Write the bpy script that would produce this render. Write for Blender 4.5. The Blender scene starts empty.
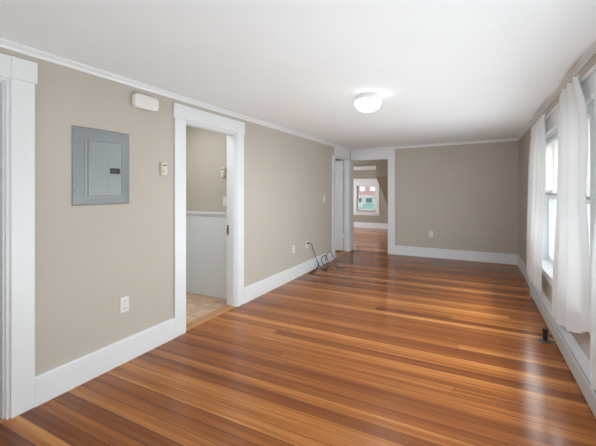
import bpy, bmesh, math, random
from mathutils import Vector, Matrix
random.seed(7)
scene = bpy.context.scene
COL = scene.collection
PI = math.pi

# ------------------------------------------------------------------ camera
cam_d = bpy.data.cameras.new('camera')
cam = bpy.data.objects.new('camera', cam_d)
COL.objects.link(cam)
cam.location = (0, 0, 1.37)
cam.rotation_euler = (PI/2, 0, 0.4758)
cam_d.sensor_width = 36
cam_d.lens = 36*345/596
cam_d.shift_y = -(223-189.2)/596
cam_d.clip_start = 0.02
scene.camera = cam

# ------------------------------------------------------------------ world, lights, exposure
W = bpy.data.worlds.new('overcast_sky')
scene.world = W
W.use_nodes = True
bg = W.node_tree.nodes['Background']
bg.inputs[0].default_value = (0.91, 0.965, 1.0, 1)
bg.inputs[1].default_value = 2.6

def area(name, loc, rot, sx, sy, power, col=(1, 1, 1), portal=False):
    l = bpy.data.lights.new(name, 'AREA')
    l.shape = 'RECTANGLE'; l.size = sx; l.size_y = sy
    l.energy = power; l.color = col
    o = bpy.data.objects.new(name, l); COL.objects.link(o)
    o.location = loc; o.rotation_euler = rot
    if portal: l.cycles.is_portal = True
    return o

# added fill lights at the unseen rear wall, tilted up to brighten the ceiling
area('rear_fill', (-1.75, -1.79, 1.42), (PI/2+.9, 0, 0), 0.95, 1.4, 18, (.82, .94, 1.0))
area('rear_fill.001', (-0.25, -1.79, 1.42), (PI/2+.9, 0, 0), 0.95, 1.4, 18, (.82, .94, 1.0))
# added fill inside the room near the window wall, tilted up to the ceiling
area('window_fill', (0.42, 4.8, .36), (PI/2+.5, 0, PI/2), 1.5, .25, 22, (.83, .945, 1))
area('window_fill.001', (0.42, 2.8, .36), (PI/2+.5, 0, PI/2), 1.3, .25, 9, (.83, .945, 1))
area('window_fill.002', (0.30, 1.45, .36), (PI/2+.85, 0, PI/2), 1.0, .25, 23, (.83, .945, 1))
# added fill in front of the curtains, aimed level to brighten the floor
area('window_fill.003', (0.55, 4.5, .90), (PI/2-.06, 0, PI/2), 1.1, .7, 9, (.86, .955, 1))
area('window_fill.004', (0.55, 2.9, .90), (PI/2-.06, 0, PI/2), 1.1, .7, 9, (.86, .955, 1))
# added fill for the far room, hall and side room, from no visible source
area('far_room_fill', (-5.1, 10.0, 1.3), (PI/2-.45, 0, -PI/2), 1.2, 1.0, 110, (.90, .96, 1))
area('hall_fill', (-3.03, 2.45, 2.26), (0, 0, 0), 0.5, 1.1, 14, (.90, .96, 1))
area('side_room_fill', (-4.38, 5.6, 1.3), (PI/2, 0, -PI/2), 1.1, 1.3, 22, (.90, .96, 1))

scene.view_settings.view_transform = 'Standard'
scene.view_settings.look = 'None'
scene.view_settings.exposure = 0.03
scene.view_settings.gamma = 1.0
scene.view_settings.use_curve_mapping = False
scene.cycles.use_denoising = True
scene.cycles.max_bounces = 12
scene.cycles.diffuse_bounces = 7
scene.cycles.transparent_max_bounces = 16
scene.cycles.sample_clamp_indirect = 12.0

# ------------------------------------------------------------------ materials
def new_mat(name):
    m = bpy.data.materials.new(name); m.use_nodes = True
    nt = m.node_tree
    return m, nt, nt.nodes['Principled BSDF']

def paint(name, col, rough=0.5, var=0.03, bump=0.0, scale=60, spec=0.5, metal=0.0):
    m, nt, b = new_mat(name)
    b.inputs['Roughness'].default_value = rough
    b.inputs['Metallic'].default_value = metal
    b.inputs['Specular IOR Level'].default_value = spec
    tc = nt.nodes.new('ShaderNodeTexCoord')
    n = nt.nodes.new('ShaderNodeTexNoise'); n.inputs['Scale'].default_value = 2.2; n.inputs['Detail'].default_value = 3
    nt.links.new(tc.outputs['Object'], n.inputs['Vector'])
    r = nt.nodes.new('ShaderNodeValToRGB')
    r.color_ramp.elements[0].position = .3; r.color_ramp.elements[1].position = .7
    r.color_ramp.elements[0].color = (*[c*(1-var) for c in col], 1)
    r.color_ramp.elements[1].color = (*[min(1, c*(1+var)) for c in col], 1)
    nt.links.new(n.outputs['Fac'], r.inputs['Fac'])
    nt.links.new(r.outputs['Color'], b.inputs['Base Color'])
    if bump:
        n2 = nt.nodes.new('ShaderNodeTexNoise'); n2.inputs['Scale'].default_value = scale; n2.inputs['Detail'].default_value = 2
        nt.links.new(tc.outputs['Object'], n2.inputs['Vector'])
        bp = nt.nodes.new('ShaderNodeBump'); bp.inputs['Strength'].default_value = bump; bp.inputs['Distance'].default_value = .003
        nt.links.new(n2.outputs['Fac'], bp.inputs['Height'])
        nt.links.new(bp.outputs['Normal'], b.inputs['Normal'])
    return m

def plank_floor(name, tint=(1, 1, 1), plank=.0905, length=4.6, rough=.22):
    m, nt, b = new_mat(name)
    N = nt.nodes; L = nt.links
    def math_(op, a, v=None, c=None):
        n = N.new('ShaderNodeMath'); n.operation = op
        for i, x in enumerate((a, v, c)):
            if x is None: continue
            if isinstance(x, (int, float)): n.inputs[i].default_value = x
            else: L.new(x, n.inputs[i])
        return n.outputs[0]
    tc = N.new('ShaderNodeTexCoord')
    sp = N.new('ShaderNodeSeparateXYZ'); L.new(tc.outputs['Object'], sp.inputs[0])
    x, y = sp.outputs[0], sp.outputs[1]
    yr = math_('DIVIDE', math_('ADD', y, 38.1), plank)
    row = math_('FLOOR', yr)
    fy = math_('FRACT', yr)
    wn = N.new('ShaderNodeTexWhiteNoise'); wn.noise_dimensions = '1D'; L.new(row, wn.inputs['W'])
    xs = math_('DIVIDE', math_('ADD', math_('ADD', x, 20.0), math_('MULTIPLY', wn.outputs['Value'], 7.0)), length)
    seg = math_('FLOOR', xs); fx = math_('FRACT', xs)
    cv = N.new('ShaderNodeCombineXYZ'); L.new(row, cv.inputs[0]); L.new(seg, cv.inputs[1])
    w2 = N.new('ShaderNodeTexWhiteNoise'); w2.noise_dimensions = '2D'; L.new(cv.outputs[0], w2.inputs['Vector'])
    ramp = N.new('ShaderNodeValToRGB'); e = ramp.color_ramp.elements
    cols = [(0, (.14, .039, .010)), (.25, (.215, .062, .015)), (.46, (.295, .093, .020)), (.68, (.42, .152, .036)), (1, (.70, .33, .10))]
    e[0].position = 0; e[1].position = 1
    for p, c in cols[1:-1]: e.new(p)
    for el, (p, c) in zip(e, cols):
        el.color = (c[0]*tint[0], c[1]*tint[1], c[2]*tint[2], 1)
    # grain: streaks along the board, different on each board
    mp = N.new('ShaderNodeCombineXYZ')
    L.new(math_('MULTIPLY', x, 1.3), mp.inputs[0]); L.new(math_('MULTIPLY', y, 48.0), mp.inputs[1])
    L.new(math_('MULTIPLY', w2.outputs['Value'], 50.0), mp.inputs[2])
    g = N.new('ShaderNodeTexNoise'); g.inputs['Scale'].default_value = 1.0; g.inputs['Detail'].default_value = 4; g.inputs['Roughness'].default_value = .6
    L.new(mp.outputs[0], g.inputs['Vector'])
    mp2 = N.new('ShaderNodeCombineXYZ')
    L.new(math_('MULTIPLY', x, .35), mp2.inputs[0]); L.new(math_('MULTIPLY', y, 21.0), mp2.inputs[1]); L.new(math_('MULTIPLY', w2.outputs['Value'], 31.0), mp2.inputs[2])
    g2 = N.new('ShaderNodeTexNoise'); g2.inputs['Scale'].default_value = 1.0; g2.inputs['Detail'].default_value = 1
    L.new(mp2.outputs[0], g2.inputs['Vector'])
    fac = math_('ADD', math_('ADD', math_('MULTIPLY', w2.outputs['Value'], .62), .04), math_('MULTIPLY', math_('SUBTRACT', g.outputs['Fac'], .45), .8))
    fac = math_('ADD', fac, math_('MULTIPLY', math_('SUBTRACT', g2.outputs['Fac'], .46), .7))
    L.new(fac, ramp.inputs['Fac'])
    # grooves between boards
    edge = math_('MINIMUM', fy, math_('SUBTRACT', 1.0, fy))
    gr = math_('LESS_THAN', edge, .022)
    ex = math_('MINIMUM', fx, math_('SUBTRACT', 1.0, fx))
    gx = math_('MULTIPLY', math_('LESS_THAN', ex, .0004), .5)
    groove = math_('MAXIMUM', gr, gx)
    mx = N.new('ShaderNodeMix'); mx.data_type = 'RGBA'
    L.new(math_('MULTIPLY', groove, .9), mx.inputs['Factor'])
    L.new(ramp.outputs['Color'], mx.inputs['A']); mx.inputs['B'].default_value = (.03, .012, .007, 1)
    L.new(mx.outputs['Result'], b.inputs['Base Color'])
    # worn varnish
    wr = N.new('ShaderNodeTexNoise'); wr.inputs['Scale'].default_value = 1.6; wr.inputs['Detail'].default_value = 2
    L.new(tc.outputs['Object'], wr.inputs['Vector'])
    L.new(math_('ADD', math_('MULTIPLY', wr.outputs['Fac'], .12), rough-.06), b.inputs['Roughness'])
    b.inputs['Specular IOR Level'].default_value = .36
    b.inputs['Anisotropic'].default_value = .75
    tg = N.new('ShaderNodeCombineXYZ'); tg.inputs[1].default_value = 1.0; L.new(tg.outputs[0], b.inputs['Tangent'])
    # slightly cupped boards
    hgt = math_('ADD', math_('MULTIPLY', math_('SUBTRACT', 1.0, groove), 1.0), math_('MULTIPLY', math_('POWER', edge, .5), .5))
    hgt = math_('ADD', hgt, math_('MULTIPLY', math_('MULTIPLY', fy, w2.outputs['Value']), .35))
    bp = N.new('ShaderNodeBump'); bp.inputs['Strength'].default_value = .16; bp.inputs['Distance'].default_value = .0015
    L.new(hgt, bp.inputs['Height']); L.new(bp.outputs['Normal'], b.inputs['Normal'])
    return m

def tile_mat(name):
    m, nt, b = new_mat(name); N = nt.nodes; L = nt.links
    tc = N.new('ShaderNodeTexCoord')
    br = N.new('ShaderNodeTexBrick'); br.offset = 0
    br.inputs['Scale'].default_value = 1; br.inputs['Brick Width'].default_value = .31; br.inputs['Row Height'].default_value = .31
    br.inputs['Mortar Size'].default_value = .006
    br.inputs['Color1'].default_value = (.50, .33, .225, 1); br.inputs['Color2'].default_value = (.58, .39, .27, 1)
    br.inputs['Mortar'].default_value = (.36, .25, .17, 1)
    L.new(tc.outputs['Object'], br.inputs['Vector'])
    n = N.new('ShaderNodeTexNoise'); n.inputs['Scale'].default_value = 9; n.inputs['Detail'].default_value = 5
    L.new(tc.outputs['Object'], n.inputs['Vector'])
    mx = N.new('ShaderNodeMix'); mx.data_type = 'RGBA'; mx.blend_type = 'OVERLAY'; mx.inputs['Factor'].default_value = .5
    L.new(br.outputs['Color'], mx.inputs['A']); L.new(n.outputs['Fac'], mx.inputs['B'])
    hs = N.new('ShaderNodeHueSaturation'); hs.inputs['Saturation'].default_value = 1.0
    L.new(mx.outputs['Result'], hs.inputs['Color'])
    L.new(hs.outputs['Color'], b.inputs['Base Color']); b.inputs['Roughness'].default_value = .45
    return m

def brick_mat(name):
    m, nt, b = new_mat(name); N = nt.nodes; L = nt.links
    tc = N.new('ShaderNodeTexCoord')
    mp = N.new('ShaderNodeMapping'); mp.inputs['Rotation'].default_value = (PI/2, 0, 0); L.new(tc.outputs['Object'], mp.inputs['Vector'])
    br = N.new('ShaderNodeTexBrick'); br.inputs['Scale'].default_value = 1; br.inputs['Brick Width'].default_value = .22; br.inputs['Row Height'].default_value = .075
    br.inputs['Mortar Size'].default_value = .01
    br.inputs['Color1'].default_value = (.30, .13, .105, 1); br.inputs['Color2'].default_value = (.36, .17, .14, 1); br.inputs['Mortar'].default_value = (.42, .34, .31, 1)
    L.new(mp.outputs[0], br.inputs['Vector']); L.new(br.outputs['Color'], b.inputs['Base Color']); b.inputs['Roughness'].default_value = .9
    return m

def glass_mat(name):
    m = bpy.data.materials.new(name); m.use_nodes = True; nt = m.node_tree; nt.nodes.clear()
    o = nt.nodes.new('ShaderNodeOutputMaterial'); t = nt.nodes.new('ShaderNodeBsdfTransparent'); g = nt.nodes.new('ShaderNodeBsdfGlossy')
    g.inputs['Roughness'].default_value = .02
    t.inputs[0].default_value = (.995, 1, .998, 1)
    f = nt.nodes.new('ShaderNodeFresnel'); f.inputs[0].default_value = 1.45
    mx = nt.nodes.new('ShaderNodeMixShader')
    ge = nt.nodes.new('ShaderNodeNewGeometry'); iv = nt.nodes.new('ShaderNodeMath'); iv.operation = 'SUBTRACT'; iv.inputs[0].default_value = 1
    nt.links.new(ge.outputs['Backfacing'], iv.inputs[1])          # the pane is a plain sheet: it reflects off its outer faces only
    ml = nt.nodes.new('ShaderNodeMath'); ml.operation = 'MULTIPLY'
    nt.links.new(f.outputs[0], ml.inputs[0]); nt.links.new(iv.outputs[0], ml.inputs[1])
    nt.links.new(ml.outputs[0], mx.inputs[0]); nt.links.new(t.outputs[0], mx.inputs[1]); nt.links.new(g.outputs[0], mx.inputs[2]); nt.links.new(mx.outputs[0], o.inputs[0])
    return m

def sheer_mat(name, col, trans, clear):
    m = bpy.data.materials.new(name); m.use_nodes = True; nt = m.node_tree; nt.nodes.clear()
    N = nt.nodes; L = nt.links
    o = N.new('ShaderNodeOutputMaterial')
    d = N.new('ShaderNodeBsdfDiffuse'); d.inputs[0].default_value = (*col, 1)
    t = N.new('ShaderNodeBsdfTranslucent'); t.inputs[0].default_value = (*col, 1)
    c = N.new('ShaderNodeBsdfTransparent')
    tc = N.new('ShaderNodeTexCoord'); n = N.new('ShaderNodeTexNoise'); n.inputs['Scale'].default_value = 400
    L.new(tc.outputs['Object'], n.inputs['Vector'])
    bp = N.new('ShaderNodeBump'); bp.inputs['Strength'].default_value = .1; bp.inputs['Distance'].default_value = .001
    L.new(n.outputs['Fac'], bp.inputs['Height']); L.new(bp.outputs[0], d.inputs['Normal'])
    m1 = N.new('ShaderNodeMixShader'); m1.inputs[0].default_value = trans
    m2 = N.new('ShaderNodeMixShader'); m2.inputs[0].default_value = clear
    L.new(d.outputs[0], m1.inputs[1]); L.new(t.outputs[0], m1.inputs[2])
    L.new(m1.outputs[0], m2.inputs[1]); L.new(c.outputs[0], m2.inputs[2]); L.new(m2.outputs[0], o.inputs[0])
    return m

def lamp_mat(name, strength):
    m, nt, b = new_mat(name)
    b.inputs['Base Color'].default_value = (.9, .9, .88, 1); b.inputs['Roughness'].default_value = .3
    b.inputs['Emission Color'].default_value = (.95, .985, 1, 1); b.inputs['Emission Strength'].default_value = strength
    return m

M = dict(
    wall=paint('beige_wall_paint', (.50, .455, .395), .65, .015, .12, 90, .3),
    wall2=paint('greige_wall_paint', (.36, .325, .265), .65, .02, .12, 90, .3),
    ceil=paint('white_ceiling_paint', (.85, .875, .89), .8, .01, .15, 40, .2),
    trim=paint('white_trim_gloss', (.745, .76, .77), .35, .01, .04, 20, .5),
    door=paint('white_door_paint', (.70, .725, .73), .4, .01, .04, 20, .5),
    floor=plank_floor('varnished_pine_boards'),
    floor2=plank_floor('far_room_boards', (1.35, 1.35, 1.3), rough=.15),
    strip=paint('oak_threshold', (.42, .20, .08), .4, .12, .1, 30),
    dkwood=paint('dark_threshold_wood', (.09, .035, .015), .4, .1),
    dkgrey=paint('dark_grey_metal', (.085, .09, .095), .4, .08, 0, 60, .5, .4),
    railgrey=paint('grey_blind_rail', (.30, .30, .29), .4),
    tile=tile_mat('terracotta_stone_tile'),
    dark=paint('dark_interior', (.16, .14, .12), .8),
    steel=paint('grey_panel_enamel', (.27, .29, .295), .36, .03, .02, 30, .5, .35),
    black=paint('black_plastic', (.012, .012, .013), .4, .05),
    grey=paint('grey_metal', (.30, .31, .32), .4, .06, .02, 30, .5, .6),
    plastic=paint('white_plastic', (.74, .73, .70), .35, .01),
    ivory=paint('ivory_plastic', (.66, .62, .52), .4, .02),
    slot=paint('dark_slot', (.05, .05, .05), .6),
    heater=paint('white_heater_enamel', (.50, .505, .51), .38, .015, .02, 20, .5),
    rod=paint('white_rod_enamel', (.72, .72, .71), .3, .01),
    brass=paint('worn_brass', (.30, .26, .20), .4, .1, 0, 60, .5, .8),
    vinyl=paint('white_window_sash', (.78, .79, .79), .3, .01),
    blind=sheer_mat('cream_blind_slats', (.90, .88, .83), .6, 0.0),
    sheer=sheer_mat('white_sheer_cloth', (.80, .82, .835), .20, .05),
    glass=glass_mat('window_glass'),
    frost=lamp_mat('lit_frosted_glass', 3.2),
    lampbase=paint('white_lamp_metal', (.70, .70, .68), .35),
    brick=brick_mat('red_brick'),
    teal=paint('teal_roof', (.15, .29, .27), .6, .08),
    siding=paint('white_siding', (.88, .89, .89), .7, .03),
    ground=paint('pale_paving', (.68, .69, .69), .9, .1),
    red=paint('red_door_paint', (.22, .05, .045), .5),
    pale=paint('pale_green_wall', (.34, .38, .355), .7, .06),
    tree=paint('dark_window_glass', (.05, .07, .08), .2),
)

# ------------------------------------------------------------------ geometry helpers
class MB:
    """collects shapes in world coordinates; build() links them as one mesh object"""
    def __init__(s): s.bm = bmesh.new()
    def box(s, x0, x1, y0, y1, z0, z1, bev=0, seg=2):
        t = bmesh.new()
        bmesh.ops.create_cube(t, size=1)
        for v in t.verts:
            v.co = Vector(((x0+x1)/2+v.co.x*(x1-x0), (y0+y1)/2+v.co.y*(y1-y0), (z0+z1)/2+v.co.z*(z1-z0)))
        if bev: bmesh.ops.bevel(t, geom=list(t.edges), offset=bev, segments=seg, affect='EDGES', profile=.5)
        s._add(t); return s
    def _add(s, t):
        me = bpy.data.meshes.new('tmp'); t.to_mesh(me); t.free(); s.bm.from_mesh(me); bpy.data.meshes.remove(me)
    def prism(s, poly, axis, a0, a1, fn=None):
        """extrude a 2D polygon along an axis. poly pairs are the two other axes in xyz order"""
        def P(p, a):
            q = {'x': (a, p[0], p[1]), 'y': (p[0], a, p[1]), 'z': (p[0], p[1], a)}[axis]
            return fn(*q) if fn else q
        t = bmesh.new()
        A = [t.verts.new(P(p, a0)) for p in poly]; B = [t.verts.new(P(p, a1)) for p in poly]
        n = len(poly)
        t.faces.new(A); t.faces.new(B[::-1])
        for i in range(n): t.faces.new((A[i], B[i], B[(i+1) % n], A[(i+1) % n]))
        bmesh.ops.recalc_face_normals(t, faces=list(t.faces))
        s._add(t); return s
    def lathe(s, prof, c, axis='z', seg=40):
        """revolve (radius, height) pairs about an axis through c"""
        t = bmesh.new(); rings = []
        for r, h in prof:
            ring = []
            for k in range(seg):
                a = 2*PI*k/seg; u, v = r*math.cos(a), r*math.sin(a)
                q = {'z': (u, v, h), 'x': (h, u, v), 'y': (u, h, v)}[axis]
                ring.append(t.verts.new((c[0]+q[0], c[1]+q[1], c[2]+q[2])))
            rings.append(ring)
        for a, b in zip(rings, rings[1:]):
            for k in range(seg): t.faces.new((a[k], a[(k+1) % seg], b[(k+1) % seg], b[k]))
        t.faces.new(rings[0]); t.faces.new(rings[-1])
        bmesh.ops.remove_doubles(t, verts=list(t.verts), dist=1e-6)
        bmesh.ops.recalc_face_normals(t, faces=list(t.faces))
        s._add(t); return s
    def tube(s, pts, r, seg=8):
        t = bmesh.new(); rings = []
        pts = [Vector(p) for p in pts]; up = Vector((.13, .2, 1)).normalized()
        for i, p in enumerate(pts):
            d = (pts[min(i+1, len(pts)-1)]-pts[max(i-1, 0)]).normalized()
            a = d.cross(up)
            if a.length < 1e-3: a = d.cross(Vector((1, 0, 0)))
            a.normalize(); b = d.cross(a)
            rings.append([t.verts.new(p+r*(math.cos(2*PI*k/seg)*a+math.sin(2*PI*k/seg)*b)) for k in range(seg)])
        for a, b in zip(rings, rings[1:]):
            for k in range(seg): t.faces.new((a[k], a[(k+1) % seg], b[(k+1) % seg], b[k]))
        t.faces.new(rings[0]); t.faces.new(rings[-1])
        bmesh.ops.recalc_face_normals(t, faces=list(t.faces))
        s._add(t); return s
    def build(s, name, mat, parent=None, smooth=False, kind=None):
        me = bpy.data.meshes.new(name); s.bm.to_mesh(me); s.bm.free()
        me.materials.append(mat)
        if smooth:
            for p in me.polygons: p.use_smooth = True
            try: me.set_sharp_from_angle(angle=math.radians(38))
            except Exception: pass
        o = bpy.data.objects.new(name, me); COL.objects.link(o)
        if parent:
            o.parent = parent
            if parent.type == 'EMPTY': o.matrix_parent_inverse = Matrix.Translation(-parent.location)
        if kind: o['kind'] = kind
        return o

def empty(name, loc):
    o = bpy.data.objects.new(name, None); COL.objects.link(o); o.location = loc
    o.empty_display_size = .1
    return o
def tag(o, label, cat, group=None):
    o['label'] = label; o['category'] = cat
    if group: o['group'] = group
    return o
def thing(name, loc, label, cat, group=None): return tag(empty(name, loc), label, cat, group)
def struct(name, mb, mat, parent=None, smooth=False): return mb.build(name, mat, parent, smooth, 'structure')

# ------------------------------------------------------------------ the shell
XL, XR, YB, YR = -2.48, 0.69, 7.39, -1.8
TH = .12
def zc(x): return 2.272+.0147*(x+1)      # the old ceiling is not quite level

struct('floor', MB().box(XL-.001, XR+.001, YR, YB+.13, -.06, 0), M['floor'])
DB = (2.438, 3.24)       # tiled hall doorway
DC = (6.38, 7.27)        # doorway with the white door leaf
DA = (0.15, 1.045)        # doorway beside the camera
BO = (-2.474, -1.645)     # doorway to the far room
HD = 2.03
wl = MB()
for y0, y1 in ((YR-.12, DA[0]), (DA[1], DB[0]), (DB[1], DC[0]), (DC[1], YB+.12)): wl.box(XL-TH, XL, y0, y1, 0, 2.45)
for y0, y1 in (DA, DB, DC): wl.box(XL-TH, XL, y0, y1, HD, 2.45)
struct('wall_left', wl, M['wall'])
wb = MB()
wb.box(XL, BO[0], YB, YB+.12, 0, 2.45); wb.box(BO[1], XR+.15, YB, YB+.12, 0, 2.45); wb.box(BO[0], BO[1], YB, YB+.12, HD, 2.45)
struct('wall_back', wb, M['wall'])
WIN = [(3.93, 5.10), (2.915, 3.66), (1.80, 2.55)]
ZS, ZH = .52, 1.95
wr = MB()
ys = YR-.12
for y0, y1 in sorted(WIN):
    wr.box(XR, XR+.15, ys, y0, 0, 2.45); wr.box(XR, XR+.15, y0, y1, 0, ZS-.031); wr.box(XR, XR+.15, y0, y1, ZH, 2.45); ys = y1
wr.box(XR, XR+.15, ys, YB, 0, 2.45)
struct('wall_right', wr, M['wall'])
RW = [(-2.23, -1.27), (-0.73, 0.23)]
wq = MB(); xs = XL
for x0, x1 in RW:
    wq.box(xs, x0, YR-.12, YR, 0, 2.45); wq.box(x0, x1, YR-.12, YR, 0, .72); wq.box(x0, x1, YR-.12, YR, 2.12, 2.45); xs = x1
wq.box(xs, XR, YR-.12, YR, 0, 2.45)
struct('wall_rear', wq, M['wall'])
cm = MB()
cm.prism([(XL+.0005, zc(XL)), (XR-.0005, zc(XR)), (XR-.0005, 2.42), (XL+.0005, 2.42)], 'y', YR, YB)
struct('ceiling', cm, M['ceil'])

# crown along the walls (a small cove that follows the ceiling)
def crown_x(x, sgn, y0, y1, name):
    z = zc(x)+.001
    p = [(x, z-.047), (x+sgn*.006, z-.047), (x+sgn*.012, z-.032), (x+sgn*.026, z-.016), (x+sgn*.030, z-.010), (x+sgn*.030, z+.002), (x, z+.002)]
    struct(name, MB().prism(p, 'y', y0, y1), M['trim'])
crown_x(XL, 1, YR, YB-.03, 'trim_1')
crown_x(XR, -1, YR, YB-.03, 'trim_2')
def crown_back(y, sgn, x0, x1, name):
    t = bmesh.new(); prof = [(0, -.047), (.006, -.047), (.012, -.032), (.026, -.016), (.030, -.010), (.030, .003), (0, .003)]
    A = [t.verts.new((x0, y+sgn*a, zc(x0)+b)) for a, b in prof]; B = [t.verts.new((x1, y+sgn*a, zc(x1)+b)) for a, b in prof]
    t.faces.new(A); t.faces.new(B[::-1])
    for i in range(len(prof)): j = (i+1) % len(prof); t.faces.new((A[i], B[i], B[j], A[j]))
    bmesh.ops.recalc_face_normals(t, faces=list(t.faces))
    m = MB(); m._add(t); struct(name, m, M['trim'])
crown_back(YB, -1, XL, XR, 'trim_3')

# baseboards
BBH = .185
def bb_poly(x, s): return [(x, 0), (x+s*.02, 0), (x+s*.02, BBH-.007), (x+s*.017, BBH-.002), (x+s*.013, BBH), (x, BBH)]
bl = MB()
for y0, y1 in ((1.168, 2.308), (3.372, 6.245)):
    bl.prism(bb_poly(XL, 1), 'y', y0, y1)
struct('baseboard_left', bl, M['trim'])
struct('baseboard_back', MB().prism([(p[0], p[1]) for p in bb_poly(YB, -1)], 'x', BO[1]+.135, XR-.0), M['trim'])
struct('baseboard_right', MB().prism(bb_poly(XR, -1), 'y', 5.36, YB-.021), M['trim'])

# door casings
def casing_left(name, y0, y1, wl_=.13, wr_=.13, left=True, right=True, top=2.165, blocks=True, bx=.018):
    m = MB()
    if left: m.box(XL, XL+.019, y0-wl_, y0, 0, HD+.003, .003)
    if right: m.box(XL, XL+.019, y1, y1+wr_, 0, HD+.003, .003)
    m.box(XL, XL+.021, y0-(0.002 if not blocks else 0), y1, HD, top, .003)
    if blocks:
        if left: m.box(XL, XL+bx+.004, y0-wl_-.014, y0, HD+.003, top+.002, .003)
        if right: m.box(XL, XL+bx+.004, y1, y1+wr_+.014, HD+.003, top+.002, .003)
    return m
def jambs_left(m, y0, y1):
    m.box(XL-TH-.002, XL+.004, y0, y0+.018, 0, HD-.018); m.box(XL-TH-.002, XL+.004, y1-.018, y1, 0, HD-.018); m.box(XL-TH-.002, XL+.004, y0, y1, HD-.018, HD)
    for ya, yb in ((y0+.018, y0+.03), (y1-.03, y1-.018)): m.box(XL-.052, XL-.012, ya, yb, 0, HD-.03, .002)
    m.box(XL-.052, XL-.012, y0+.018, y1-.018, HD-.03, HD-.018, .002)
    return m
dA = struct('trim_4', jambs_left(casing_left('', *DA, wl_=.12, wr_=.125), *DA), M['trim'])
dB = struct('trim_5', jambs_left(casing_left('', *DB), *DB), M['trim'])
dC = struct('trim_6', jambs_left(casing_left('', *DC, wl_=.135, wr_=.118, top=2.226, blocks=False), *DC), M['trim'])
mb = MB()
mb.box(BO[1]-.004, BO[1]+.135, YB-.019, YB, 0, HD+.003, .003)
mb.box(XL, BO[1]+.135, YB-.021, YB, HD, 2.215, .003)
mb.box(BO[0], BO[0]+.016, YB-.004, YB+.122, 0, HD-.016); mb.box(BO[1]-.016, BO[1], YB-.004, YB+.122, 0, HD-.016); mb.box(BO[0], BO[1], YB-.004, YB+.122, HD-.016, HD)
struct('trim_7', mb, M['trim'])
# worn hardware left on the jamb of the tiled hall doorway (parts of that frame)
hw = MB(); hw.box(XL-.1185, XL-.092, DB[1]-.0205, DB[1]-.0178, .83, .95, .001)
o = hw.build('hinge', M['brass'], dB)
hw = MB(); hw.lathe([(.006, -.06), (.006, .0), (.004, .004), (0, .005)], (XL-.105, DB[1]-.026, .915), 'z', 10)
o2 = hw.build('hinge_pin', M['black'], o)
hk = MB(); hk.tube([(XL-.112, DB[1]-.018, 1.585), (XL-.112, DB[1]-.034, 1.588), (XL-.112, DB[1]-.05, 1.6), (XL-.112, DB[1]-.052, 1.618), (XL-.112, DB[1]-.04, 1.626)], .004, 8)
hk.build('latch_hook', M['grey'], dB)
# thresholds
struct('trim_8', MB().prism([(XL-.13, 0), (XL-.001, 0), (XL-.001, .006), (XL-.015, .014), (XL-.115, .014), (XL-.13, .004)], 'y', DB[0]+.018, DB[1]-.018), M['strip'])
struct('trim_9', MB().prism([(XL-.13, 0), (XL-.001, 0), (XL-.001, .004), (XL-.015, .008), (XL-.115, .008), (XL-.13, .004)], 'y', DA[0]+.018, DA[1]-.018), M['strip'])
struct('trim_10', MB().prism([(XL-.13, 0), (XL-.001, 0), (XL-.001, .003), (XL-.03, .006), (XL-.115, .006), (XL-.13, .003)], 'y', DC[0]+.018, DC[1]-.018), M['strip'])

struct('trim_13', MB().prism([(YB-.004, 0), (YB+.03, 0), (YB+.03, .004), (YB+.02, .007), (YB+.006, .007), (YB-.004, .002)], 'x', BO[0]+.017, BO[1]-.017), M['dkwood'])
# ------------------------------------------------------------------ hall behind the tiled doorway
XH = XL-TH
YW = 3.42
struct('floor.001', MB().box(-3.62, XH+.119, 1.2, YW+.1, -.06, -.002), M['tile'])
hm = MB(); hm.box(-3.58, XH-.001, YW, YW+.1, 0, 2.45); hm.box(-3.58, -3.46, 1.2, YW, 0, 2.45)
hm.box(-3.58, XH, 1.12, 1.2, 0, 2.45)
struct('wall_hall', hm, M['wall'])
struct('ceiling.001', MB().box(-3.46, XH, 1.2, YW, 2.27, 2.4), M['ceil'])
wm = MB()
wm.box(-3.46, XH-.002, YW-.014, YW, 0, 1.05)
wm.box(-3.46, XH-.002, YW-.034, YW, 1.05, 1.078, .004); wm.box(-3.46, XH-.002, YW-.022, YW, 1.025, 1.05, .003)
wm.box(-3.46, -3.446, 1.2, YW-.014, 0, 1.05); wm.box(-3.46, -3.426, 1.2, YW-.034, 1.05, 1.078, .004)
xx = -3.40
while xx < XH-.03:
    wm.box(xx, xx+.004, YW-.0152, YW-.014, 0.0, 1.02, .0005); xx += .20
struct('trim_11', wm, M['door'])

# ------------------------------------------------------------------ side room with the open door, room beside the camera
sm = MB(); sm.box(-4.5, XH, YB, YB+.1, 0, 2.45); sm.box(-4.6, -4.5, 3.6, YB, 0, 2.45); sm.box(-4.5, XH, 3.53, 3.6, 0, 2.45)
struct('wall_side_room', sm, M['wall'])
struct('floor.002', MB().box(-4.5, XH+.119, 3.6, YB, -.06, -.002), M['floor2'])
struct('ceiling.002', MB().box(-4.5, XH, 3.6, YB, 2.27, 2.4), M['ceil'])
dl = empty('door_1', (XH, DC[1]-.03, 0)); dl['kind'] = 'structure'
lf = MB(); y1 = DC[1]-.022; y0 = y1-.035
lf.box(XH-.76, XH-.006, y0+.004, y1, .012, 2.0)
for k in range(7): lf.box(XH-.76+k*.1078, XH-.76+k*.1078+.104, y0, y0+.006, .012, 2.0, .002)
struct('leaf', lf, M['door'], dl)
for zz in (.30, 1.78):
    hb = MB(); hb.box(XH-.03, XH+.018, y0-.002, y0, zz, zz+.09); hb.lathe([(.007, 0), (.007, .095), (0, .1)], (XH-.0, y0-.006, zz-.003), 'z', 12)
    struct('hinge', hb, M['vinyl'], dl)
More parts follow.
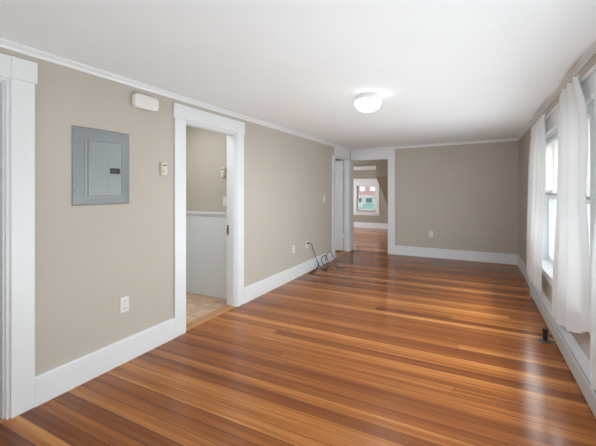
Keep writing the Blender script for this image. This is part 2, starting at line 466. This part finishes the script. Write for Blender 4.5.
am = MB(); am.box(-4.6, -4.5, YR, 1.2, 0, 2.45); am.box(-4.5, -3.58, 1.12, 1.2, 0, 2.45); am.box(-4.5, XH, YR-.1, YR, 0, 2.45)
struct('wall_kitchen', am, M['wall'])
struct('ceiling.004', MB().box(-4.5, XH, YR, 1.12, 2.27, 2.4), M['ceil'])
struct('floor.003', MB().box(-4.5, XH+.119, YR, 1.12, -.06, -.002), M['strip'])

# ------------------------------------------------------------------ far room
FY = 12.0
struct('floor.004', MB().box(-5.2, -.8, YB+.12, FY, -.06, -.004), M['floor2'])
GW = (-3.80, -3.13, .62, 1.49)      # glazed opening
fm = MB()
fm.box(-5.2, GW[0], FY, FY+.12, 0, 2.5); fm.box(GW[1], -.7, FY, FY+.12, 0, 2.5); fm.box(GW[0], GW[1], FY, FY+.12, 0, GW[2]); fm.box(GW[0], GW[1], FY, FY+.12, GW[3], 2.5)
fm.box(-5.3, -5.2, YB+.12, FY+.12, 0, 2.5)
fm.box(-.8, -.7, YB+.12, FY, 0, 2.5)
fm.box(-5.2, XL-.0, YB+.12, YB+.13, 0, 2.5)
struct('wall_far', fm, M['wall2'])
# sloping attic ceiling to one side of the dormer, and the header over the dormer
sl = MB()
sl.prism([(10.46, 1.745), (12.0, .825), (12.0, 2.5), (10.46, 2.5)], 'x', -2.71, -.8)
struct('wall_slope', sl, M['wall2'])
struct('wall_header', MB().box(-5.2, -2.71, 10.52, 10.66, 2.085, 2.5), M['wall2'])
struct('trim_12', MB().box(-5.2, -2.712, 10.47, 10.68, 1.978, 2.086, .006), M['trim'])
struct('ceiling.003', MB().box(-5.2, -.8, YB+.12, FY, 2.42, 2.5), M['ceil'])
struct('baseboard_far', MB().prism(bb_poly(FY, -1), 'x', -5.2, -.82), M['trim'])
wf = empty('window_3', (-3.45, FY, .5)); wf['kind'] = 'structure'
f = MB()
f.box(-3.92, GW[0], FY-.02, FY, .55, 1.73, .004); f.box(GW[1], -2.99, FY-.02, FY, .55, 1.73, .004); f.box(-3.92, -2.99, FY-.022, FY, GW[3], 1.735, .004)
f.box(-3.96, -2.95, FY-.05, FY, .52, .56, .005); f.box(-3.92, -2.99, FY-.018, FY, .45, .52, .004)
struct('window_frame', f, M['trim'], wf)
f = MB(); zm = (GW[2]+GW[3])/2+.02
for a, b, yy in ((GW[2], zm+.02, FY+.03), (zm-.02, GW[3], FY+.06)):
    f.box(GW[0], GW[0]+.045, yy, yy+.03, a, b); f.box(GW[1]-.045, GW[1], yy, yy+.03, a, b)
    f.box(GW[0], GW[1], yy, yy+.03, a, a+.045); f.box(GW[0], GW[1], yy, yy+.03, b-.04, b)
    f.box(GW[0]+.16, GW[0]+.175, yy+.005, yy+.02, a, b)
struct('sash', f, M['vinyl'], wf)
f = MB(); f.box(GW[0]+.04, GW[1]-.04, FY+.042, FY+.046, GW[2]+.03, zm); f.box(GW[0]+.04, GW[1]-.04, FY+.072, FY+.076, zm, GW[3]-.03)
struct('pane', f, M['glass'], wf)

# ------------------------------------------------------------------ windows of the long wall
def long_window(idx, y0, y1):
    w = empty('window_%d' % idx, (XR, (y0+y1)/2, ZS)); w['kind'] = 'structure'
    c = .105
    f = MB()
    f.box(XR-.018, XR, y0-c, y0, ZS-.005, ZH+.02, .003); f.box(XR-.018, XR, y1, y1+c, ZS-.005, ZH+.02, .003)
    f.box(XR-.02, XR, y0-c-.01, y1+c+.01, ZH+.02, 2.118, .003)
    f.box(XR-.036, XR, y0-c-.01, y1+c+.01, ZH, ZH+.028, .004)
    f.box(XR-.04, XR, y0-c-.02, y1+c+.02, 2.112, 2.136, .004)
    f.box(XR, XR+.15, y0, y0+.02, ZS, ZH); f.box(XR, XR+.15, y1-.02, y1, ZS, ZH); f.box(XR, XR+.15, y0, y1, ZH-.02, ZH)
    struct('window_frame', f, M['trim'], w)
    f = MB(); f.box(XR-.05, XR+.15, y0-c-.02, y1+c+.02, ZS-.03, ZS, .006); f.box(XR-.016, XR, y0-c, y1+c, ZS-.12, ZS-.03, .003)
    struct('window_sill', f, M['trim'], w)
    f = MB(); zm = 1.28; ym = (y0+y1)/2
    for a, b, xx in ((ZS, zm+.025, XR+.085), (zm-.025, ZH-.02, XR+.118)):
        for ya, yb in ((y0+.02, ym), (ym, y1-.02)):
            f.box(xx, xx+.03, ya, ya+.045, a, b, .003); f.box(xx, xx+.03, yb-.045, yb, a, b, .003)
            f.box(xx, xx+.03, ya+.045, yb-.045, a, a+.055, .003); f.box(xx, xx+.03, ya+.045, yb-.045, b-.05, b, .003)
    f.box(XR+.07, XR+.085, ym-.012, ym+.012, ZS, ZH-.02, .002)
    struct('sash', f, M['vinyl'], w)
    f = MB()
    for ya, yb in ((y0+.02, ym), (ym, y1-.02)):
        f.box(XR+.098, XR+.102, ya+.04, yb-.04, ZS+.05, zm-.02); f.box(XR+.131, XR+.135, ya+.04, yb-.04, zm+.02, ZH-.065)
    struct('pane', f, M['glass'], w)
    area('sky_portal_%d' % idx, (XR+.152, (y0+y1)/2, (ZS+ZH)/2), (PI/2, 0, PI/2), y1-y0, ZH-ZS, 1, portal=True)
for k, (a, b) in zip((1, 2, 4), WIN): long_window(k, a, b)
area('sky_portal_3', (-3.465, FY+.122, 1.05), (-PI/2, 0, 0), .67, .87, 1, portal=True)
for k, (x0, x1) in enumerate(RW):
    w = empty('window_%d' % (5+k), ((x0+x1)/2, YR, .72)); w['kind'] = 'structure'
    f = MB(); f.box(x0-.1, x0, YR, YR+.018, .66, 2.14); f.box(x1, x1+.1, YR, YR+.018, .66, 2.14); f.box(x0-.1, x1+.1, YR, YR+.02, 2.12, 2.2); f.box(x0-.12, x1+.12, YR, YR+.04, .69, .72)
    struct('window_frame', f, M['trim'], w)

# ------------------------------------------------------------------ things on the wall with the breaker panel
# breaker panel
P = thing('breaker_panel', (XL, 1.62, 1.255), 'grey steel breaker panel cover set in the beige wall below the white chime box', 'electrical panel')
y0, y1, z0, z1 = 1.402, 1.842, 1.255, 1.812
iy0, iy1, iz0, iz1 = 1.472, 1.765, 1.318, 1.722
t = bmesh.new()
def ringv(ya, yb, za, zb, x): return [t.verts.new((x, ya, za)), t.verts.new((x, yb, za)), t.verts.new((x, yb, zb)), t.verts.new((x, ya, zb))]
R = [ringv(y0, y1, z0, z1, XL), ringv(y0, y1, z0, z1, XL+.006), ringv(y0+.006, y1-.006, z0+.006, z1-.006, XL+.010),
     ringv(iy0-.006, iy1+.006, iz0-.006, iz1+.006, XL+.022), ringv(iy0, iy1, iz0, iz1, XL+.022), ringv(iy0, iy1, iz0, iz1, XL+.016)]
for a, b in zip(R, R[1:]):
    for k in range(4): t.faces.new((a[k], a[(k+1) % 4], b[(k+1) % 4], b[k]))
t.faces.new(R[-1]); t.faces.new(R[0][::-1])
bmesh.ops.recalc_face_normals(t, faces=list(t.faces))
m = MB(); m._add(t); m.build('cover', M['steel'], P)
m = MB(); m.box(XL+.016, XL+.0215, iy0+.003, iy0+.028, iz0+.003, iz1-.003, .0015); m.build('hinge_strip', M['steel'], P)
m = MB(); m.box(XL+.016, XL+.0235, iy0+.030, iy1-.003, iz0+.003, iz1-.003, .002)
m.box(XL+.0235, XL+.0242, 1.655, iy1-.012, iz0+.012, 1.60, .0003)
d = m.build('door', M['steel'], P)
m = MB(); m.box(XL+.0235, XL+.0265, 1.668, 1.748, 1.487, 1.530, .002); l = m.build('latch', M['black'], d); l['label'] = 'black recessed latch'
m = MB()
for k in range(4): m.box(XL+.0262, XL+.028, 1.674+k*.013, 1.684+k*.013, 1.493, 1.524, .001)
for yy in (y0+.022, y1-.022):
    for zz in (z0+.10, z1-.12):
        q = MB(); q.lathe([(0, .0), (.007, .0), (.007, .003), (.004, .005), (0, .005)], (XL+.0145, yy, zz), 'x', 14); q.build('screw', M['grey'], P)
m.build('latch_slide', M['dkgrey'], l)
# chime
C = thing('door_chime', (XL, 1.98, 2.03), 'white rounded chime box high on the wall just under the crown moulding', 'door chime')
m = MB(); m.box(XL, XL+.012, 1.877, 2.082, 2.042, 2.142, .004); m.build('back_plate', M['plastic'], C)
t = bmesh.new(); bmesh.ops.create_cube(t, size=1)
for v in t.verts: v.co = Vector((XL+.032+v.co.x*.046, 1.980+v.co.y*.236, 2.092+v.co.z*.116))
bmesh.ops.bevel(t, geom=[e for e in t.edges if abs(e.verts[0].co.x-e.verts[1].co.x) > .01], offset=.035, segments=6, affect='EDGES', profile=.5)
bmesh.ops.bevel(t, geom=[e for e in t.edges if min(v.co.x for v in e.verts) > XL+.05], offset=.012, segments=4, affect='EDGES', profile=.5)
m = MB(); m._add(t); m.build('cover', M['plastic'], C, True)
# thermostat
def thermostat(axis, a0, a1, z0, z1, face, label, knob=True):
    T = thing('thermostat', (face, (a0+a1)/2, z0) if axis == 'x' else ((a0+a1)/2, face, z0), label, 'thermostat')
    def bx(m, d0, d1, b0, b1, c0, c1, bev):
        if axis == 'x': m.box(face+d0, face+d1, b0, b1, c0, c1, bev)
        else: m.box(b0, b1, face-d1, face-d0, c0, c1, bev)
        return m
    bx(MB(), 0, .006, a0, a1, z0, z1, .002).build('back_plate', M['ivory'], T)
    bx(MB(), .006, .026, a0+.003, a1-.003, z0+.003, z1-.003, .005).build('housing', M['ivory'], T)
    ac = (a0+a1)/2; r = (a1-a0)*.3; zk = z0+(z1-z0)*.36
    if axis == 'x': MB().lathe([(r, 0), (r, .008), (r*.8, .012), (0, .012)], (face+.026, ac, zk), 'x', 24).build('dial', M['ivory'], T, True)
    else: MB().lathe([(r, 0), (r, -.008), (r*.8, -.012), (0, -.012)], (ac, face-.026, zk), 'y', 24).build('dial', M['ivory'], T, True)
    bx(MB(), .026, .0275, a0+.012, a1-.012, z0+(z1-z0)*.72, z0+(z1-z0)*.8, .0).build('scale_window', M['slot'], T)
thermostat('x', 2.148, 2.214, 1.488, 1.612, XL, 'small ivory thermostat with a dial beside the white casing of the tiled hall doorway')
thermostat('y', -2.838, -2.776, 1.522, 1.648, YW, 'ivory thermostat on the beige hall wall, seen through the tiled doorway')

# outlets and switches: plate in the (a, z) plane of a wall; axis x = long wall, y = back or hall wall
def plate(name, axis, face, ac, zc_, label, cat, kind, group=None, mat='plastic'):
    w, h = .074, .12
    O = thing(name, (face, ac, zc_-h/2) if axis == 'x' else (ac, face, zc_-h/2), label, cat, group)
    def bx(m, d0, d1, b0, b1, c0, c1, bev=0):
        if axis == 'x': m.box(face+d0, face+d1, ac+b0, ac+b1, zc_+c0, zc_+c1, bev)
        else: m.box(ac+b0, ac+b1, face-d1, face-d0, zc_+c0, zc_+c1, bev)
        return m
    def disc(r, d0, d1, b, c, mat_, nm, par, seg=20):
        m = MB()
        if axis == 'x': m.lathe([(0, d0), (r, d0), (r, d1), (0, d1)], (face, ac+b, zc_+c), 'x', seg)
        else: m.lathe([(0, -d0), (r, -d0), (r, -d1), (0, -d1)], (ac+b, face, zc_+c), 'y', seg)
        return m.build(nm, mat_, par)
    bx(MB(), 0, .007, -w/2, w/2, -h/2, h/2, .003).build('cover_plate', M[mat], O)
    if kind == 'outlet':
        for s in (-1, 1):
            r = bx(MB(), .007, .0085, -.0165, .0165, s*.0265-.0145, s*.0265+.0145, .004).build('receptacle', M[mat], O)
            q = MB(); bx(q, .0085, .0088, -.0085, -.0055, s*.0265-.003, s*.0265+.008); bx(q, .0085, .0088, .0055, .0085, s*.0265-.003, s*.0265+.008); bx(q, .0085, .0088, -.003, .003, s*.0265-.011, s*.0265-.006)
            q.build('slot', M['slot'], r)
        disc(.0035, .007, .0085, 0, 0, M['grey'], 'screw', O, 12)
    else:
        bx(MB(), .007, .0085, -.006, .006, -.013, .013, .001).build('toggle_plate', M[mat], O)
        bx(MB(), .0085, .019, -.004, .004, 0, .010, .002).build('toggle', M[mat], O)
        for c in (-.03, .03): disc(.0035, .007, .0085, 0, c, M['grey'], 'screw', O, 12)
    return O
plate('wall_outlet', 'x', XL, 1.802, .456, 'white duplex outlet low on the wall under the grey breaker panel', 'outlet', 'outlet')
plate('wall_outlet', 'x', XL, 4.655, .455, 'white duplex outlet with nothing plugged in, just before the outlet with the black cable', 'outlet', 'outlet')
plate('wall_outlet', 'x', XL, 5.12, .455, 'white outlet with the plug of the black cable in it', 'outlet', 'outlet')
plate('wall_outlet', 'y', YB, -.80, .47, 'white outlet alone on the far beige wall above its baseboard', 'outlet', 'outlet')
plate('light_switch', 'x', XL, 5.86, 1.195, 'white light switch plate above the black cable, near the end of the wall', 'light switch', 'switch')
plate('light_switch', 'y', YW, -2.783, 1.216, 'white switch plate just above the wainscot rail in the tiled hall', 'light switch', 'switch')

# black cable, plugged in and heaped against the baseboard
def spline(pts, n=10):
    pts = [Vector(p) for p in pts]; out = []
    for i in range(len(pts)-1):
        p0, p1, p2, p3 = pts[max(i-1, 0)], pts[i], pts[i+1], pts[min(i+2, len(pts)-1)]
        for k in range(n):
            u = k/n
            out.append(.5*((2*p1)+(p2-p0)*u+(2*p0-5*p1+4*p2-p3)*u*u+(3*p1-p0-3*p2+p3)*u**3))
    out.append(pts[-1]); return out
K = thing('power_cable', (-2.40, 5.3, 0), 'thin black cable hanging from an outlet and coiled loosely on the boards by the baseboard', 'cable')
m = MB(); m.box(XL+.0088, XL+.034, 5.108, 5.132, .471, .493, .004); m.build('plug', M['black'], K)
path = [(XL+.034, 5.12, .482), (XL+.055, 5.14, .478), (XL+.062, 5.19, .45), (XL+.05, 5.255, .37), (XL+.045, 5.36, .25), (XL+.05, 5.44, .13), (XL+.07, 5.46, .06),
        (XL+.06, 5.33, .012), (XL+.07, 5.15, .006), (XL+.085, 5.06, .006), (XL+.12, 5.12, .006), (XL+.10, 5.32, .02), (XL+.06, 5.47, .10), (XL+.09, 5.44, .04), (XL+.16, 5.42, .006),
        (XL+.24, 5.38, .006), (XL+.22, 5.50, .006), (XL+.12, 5.62, .02), (XL+.05, 5.62, .10), (XL+.04, 5.72, .165), (XL+.045, 5.85, .155), (XL+.05, 5.90, .08), (XL+.10, 5.86, .012), (XL+.19, 5.70, .006), (XL+.20, 5.62, .006),
        (XL+.10, 5.74, .04), (XL+.045, 5.84, .13), (XL+.04, 5.98, .20), (XL+.04, 6.12, .19), (XL+.045, 6.17, .10), (XL+.12, 6.14, .015), (XL+.24, 5.86, .006), (XL+.33, 5.66, .006), (XL+.42, 5.68, .006)]
MB().tube(spline(path), .0058, 8).build('cord', M['black'], K, True)
m = MB(); m.tube([(XL+.42, 5.68, .0065), (XL+.455, 5.684, .0065)], .0065, 10); m.build('connector', M['black'], K)

# ------------------------------------------------------------------ ceiling light
LX, LY = -.92, 3.25; LZ = zc(LX)
Lm = thing('ceiling_light', (LX, LY, LZ), 'round flush ceiling light with a lit frosted bowl', 'ceiling light')
MB().lathe([(0, .001), (.104, .001), (.108, -.004), (.110, -.052), (.106, -.058), (0, -.058)], (LX, LY, LZ), 'z', 56).build('base', M['lampbase'], Lm, True)
prof = [(.106, -.052), (.118, -.056), (.1235, -.066), (.1232, -.080), (.117, -.104), (.102, -.127), (.078, -.145), (.045, -.155), (0, -.158)]
MB().lathe(prof, (LX, LY, LZ), 'z', 56).build('glass_shade', M['frost'], Lm, True)

bl_ = bpy.data.lights.new('ceiling_lamp_light', 'AREA'); bl_.shape = 'DISK'; bl_.size = .24; bl_.energy = 20; bl_.color = (.86, .95, 1)
blo = bpy.data.objects.new('ceiling_lamp_light', bl_); COL.objects.link(blo); blo.location = (LX, LY, LZ-.166)

# ------------------------------------------------------------------ baseboard heater
HY0, HY1 = .9, 5.34; HX = .628
H = thing('baseboard_heater', (XR-.03, 3.1, 0), 'long white baseboard heater running along the wall under the sheer curtains', 'heater')
m = MB(); m.box(XR-.004, XR, HY0+.01, HY1-.01, .0, .205); m.build('back_panel', M['heater'], H)
m = MB(); m.prism([(HX, .018), (HX+.004, .018), (HX+.004, .132), (HX+.012, .138), (HX+.012, .142), (HX, .138)], 'y', HY0+.01, HY1-.01); m.prism([(HX, .018), (HX+.014, .010), (HX+.014, .014), (HX+.003, .021)], 'y', HY0+.01, HY1-.01); m.build('front_panel', M['heater'], H)
m = MB(); m.prism([(HX+.006, .178), (HX+.002, .168), (HX+.005, .166), (HX+.011, .175), (XR-.006, .206), (XR-.004, .212), (XR-.012, .212)], 'y', HY0+.01, HY1-.01); m.build('top_hood', M['heater'], H)
m = MB(); m.box(HX+.018, XR-.006, HY0+.02, HY1-.02, .03, .165); m.build('fin_core', M['slot'], H)
for ya, yb in ((HY1-.06, HY1), (HY0, HY0+.06)):
    m = MB(); m.prism([(HX-.003, .0), (XR, .0), (XR, .216), (XR-.012, .216), (HX+.004, .180), (HX-.003, .168)], 'y', ya, yb); m.build('end_cap', M['heater'], H)
m = MB(); m.prism([(HX-.0015, .012), (HX+.005, .012), (HX+.005, .139), (HX-.0015, .138)], 'y', 2.52, 2.56); m.build('joint_cover', M['heater'], H)

# capped pipe stub on the floor
SX, SY = .556, 3.785
S = thing('pipe_stub', (SX, SY, 0), 'short black capped pipe on a round grey floor flange beside the heater', 'pipe')
MB().lathe([(0, 0), (.060, 0), (.060, .004), (.052, .009), (.026, .012), (0, .012)], (SX, SY, 0), 'z', 36).build('floor_flange', M['dkgrey'], S, True)
MB().lathe([(0, .010), (.0185, .010), (.0185, .09), (0, .09)], (SX, SY, 0), 'z', 28).build('pipe', M['black'], S, True)
MB().lathe([(0, .084), (.0225, .084), (.0235, .088), (.0235, .112), (.020, .116), (0, .116)], (SX, SY, 0), 'z', 28).build('cap', M['black'], S, True)

# ------------------------------------------------------------------ curtain rods, blinds, curtains
def rod(y0, y1, z, label):
    R = thing('curtain_rod', (XR-.07, (y0+y1)/2, z), label, 'curtain rod', None)
    x = .648
    m = MB(); m.box(x-.004, x+.004, y0, y1, z-.011, z+.011, .003)
    m.box(x-.004, XR-.02, y0, y0+.008, z-.011, z+.011, .003); m.box(x-.004, XR-.02, y1-.008, y1, z-.011, z+.011, .003)
    m.build('rod', M['rod'], R)
    for yy in (y0, y1): MB().box(XR-.028, XR-.019, yy-.014, yy+.014, z-.02, z+.02, .003).build('bracket', M['rod'], R)
    MB().tube([(x-.006, (y0+y1)/2, z), (XR-.02, (y0+y1)/2, z)], .004, 8).build('centre_support', M['rod'], R)
rod(3.60, 5.24, 2.118, 'white curtain rod over the farther window, carrying the farthest sheer curtain')
rod(2.00, 3.585, 2.120, 'white curtain rod over the nearer windows, carrying the two nearer sheer curtains')

def blind(y0, y1, zt, zb, label):
    x = XR+.045
    B = thing('window_blind', (x, (y0+y1)/2, zb), label, 'blind')
    m = MB(); m.box(x-.022, x+.022, y0, y1, zt, zt+.04, .004); m.build('head_rail', M['vinyl'], B)
    m = MB(); n = int((zt-zb-.02)/.0235); tilt = math.radians(-50)
    for k in range(n):
        z = zt-.012-k*.0235; c, s = math.cos(tilt)*.0135, math.sin(tilt)*.0135
        pr = [(x-c, z-s), (x-c*.4, z-s*.4+.0016), (x+c*.4, z+s*.4+.0016), (x+c, z+s)]      # one thin curved slat
        vv = [[m.bm.verts.new((a, yy, b)) for a, b in pr] for yy in (y0+.008, y1-.008)]
        for q in range(3): m.bm.faces.new((vv[0][q], vv[0][q+1], vv[1][q+1], vv[1][q]))
    m.build('slats', M['blind'], B)
    m = MB(); m.box(x-.014, x+.014, y0+.006, y1-.006, zb-.012, zb+.012, .004); m.build('bottom_rail', M['railgrey'], B)
    for yy in (y0+.15, y1-.15): MB().tube([(x, yy, zt), (x, yy, zb)], .0012, 6).build('ladder_cord', M['vinyl'], B)
    MB().tube([(x-.03, y1-.10, zt+.01), (x-.03, y1-.10, zt-.55)], .003, 6).build('wand', M['vinyl'], B)
blind(WIN[0][0]+.025, WIN[0][1]-.025, 1.872, 1.318, 'cream slatted blind half lowered in the farther window, between two sheer curtains')
blind(WIN[1][0]+.025, WIN[1][1]-.025, 1.872, 1.305, 'cream slatted blind half lowered in the nearer window, at the picture edge')

def interp(tab, t):
    for (a, va), (b, vb) in zip(tab, tab[1:]):
        if t <= b: return va+(vb-va)*((t-a)/(b-a) if b > a else 0)
    return tab[-1][1]
def smooth_tab(tab, t):
    # cubic through the table
    xs = [a for a, _ in tab]
    for i in range(len(tab)-1):
        if t <= tab[i+1][0] or i == len(tab)-2:
            p0, p1, p2, p3 = tab[max(i-1, 0)][1], tab[i][1], tab[i+1][1], tab[min(i+2, len(tab)-1)][1]
            u = (t-tab[i][0])/(tab[i+1][0]-tab[i][0])
            return .5*((2*p1)+(p2-p0)*u+(2*p0-5*p1+4*p2-p3)*u*u+(3*p1-p0-3*p2+p3)*u**3)
def curtain(label, zt, far, near, hem, folds, xoff, amp, seed, rod_z):
    """far / near: (z fraction from the top, Y) tables of the two side edges; hem(s): z of the hem; xoff(s,t): distance from the rod plane"""
    rng = random.Random(seed)
    ph = [rng.uniform(0, 6.28) for _ in range(4)]
    nu, nv = 150, 60
    C = thing('sheer_curtain', (.62, (far[0][1]+near[0][1])/2, zt), label, 'curtain')
    t = bmesh.new(); g = []
    for j in range(nv+1):
        v = j/nv; row = []
        yf, yn = smooth_tab(far, v), smooth_tab(near, v)
        for i in range(nu+1):
            s = i/nu
            ss = s+.02*math.sin(3.1*s*PI+ph[0]+v*1.3)
            y = yf+(yn-yf)*s
            z = zt+(hem(s)-zt)*v
            a = amp*(.45+.75*min(1, v*3))
            x = .62+min(1, 7*s+.05, 7*(1-s)+.05)*(xoff(s, v)-.006+a*(math.sin(2*PI*folds*ss+ph[2]+.5*math.sin(v*2.5+ph[3]))+.22*math.sin(2*PI*folds*1.7*ss+ph[1]+v*1.1)))
            if v < .05: z += .006*math.sin(2*PI*folds*2*s+ph[0])*(1-v/.05)
            row.append(t.verts.new((min(x, .7), y, z)))
        g.append(row)
    for j in range(nv):
        for i in range(nu): t.faces.new((g[j][i], g[j][i+1], g[j+1][i+1], g[j+1][i]))
    m = MB(); m._add(t); m.build('cloth', M['sheer'], C, True)
    return C
zt = 2.140
curtain('white sheer curtain at the far side of the farther window, nearest the back wall', zt,
        [(0, 5.19), (.2, 5.42), (.47, 5.55), (.76, 5.64), (1, 5.62)],
        [(0, 4.235), (.2, 4.19), (.4, 4.20), (.6, 4.30), (.8, 4.40), (1, 4.42)],
        lambda s: .232+.05*s*s, 5.2, lambda s, v: .004, .016, 3, 2.118)
curtain('white sheer curtain between the two windows, flared at its foot', 2.160,
        [(0, 3.555), (.15, 3.61), (.36, 3.635), (.63, 3.74), (.87, 3.85), (1, 3.88)],
        [(0, 2.975), (.16, 2.77), (.3, 2.735), (.48, 2.775), (.67, 2.715), (.83, 2.69), (1, 2.69)],
        lambda s: .225+.02*s+.27*s**2.2, 3.4, lambda s, v: .004+.02*v*s, .015, 11, 2.135)
curtain('white sheer curtain cut by the picture edge, only a strip of its lower part showing', 2.160,
        [(0, 2.43), (.3, 2.45), (.45, 2.55), (.6, 2.64), (.75, 2.67), (1, 2.68)],
        [(0, 2.06), (.5, 2.00), (1, 1.95)],
        lambda s: .222, 5, lambda s, v: -.006, .013, 5, 2.135)

# ------------------------------------------------------------------ outside
gm = MB(); gm.box(-40, 40, -30, 60, -3.2, -3.0); struct('ground', gm, M['ground'])
Hs = thing('neighbour_house', (-7, 24, -3), 'red brick house with a teal porch roof, seen through the far room window', 'building')
m = MB(); m.box(-16, 2, 24, 30, .95, 5.5); m.build('brick_wall', M['brick'], Hs)
m = MB(); m.box(-16, 2, 23.95, 30, .30, .95); m.box(-16, -7.1, 23.9, 24, -3, .30); m.build('porch_wall', M['pale'], Hs)
m = MB(); m.prism([(21.9, -.02), (24, .36), (24, .26), (21.9, -.12)], 'x', -7.0, -4.5); m.build('porch_roof', M['teal'], Hs)
m = MB(); m.box(-7.1, 2, 23.9, 30, -3, .30); m.build('garage_wall', M['siding'], Hs)
for xa, za in ((-7.35, 1.25), (-6.62, 1.25)):
    m = MB(); m.box(xa, xa+.35, 23.93, 24.02, za, za+.5); f = m.build('window', M['siding'], Hs)
for xa in (-7.6, -6.9):
    m = MB(); m.box(xa, xa+.4, 23.9, 23.96, .45, .8); m.build('window', M['tree'], Hs)
m = MB(); m.box(-7.6, -7.15, 23.85, 23.93, -1.2, .0); m.build('door', M['red'], Hs)
m = MB(); m.box(-6.5, -6.35, 23.85, 23.93, -.45, -.2); m.build('vent', M['tree'], Hs)
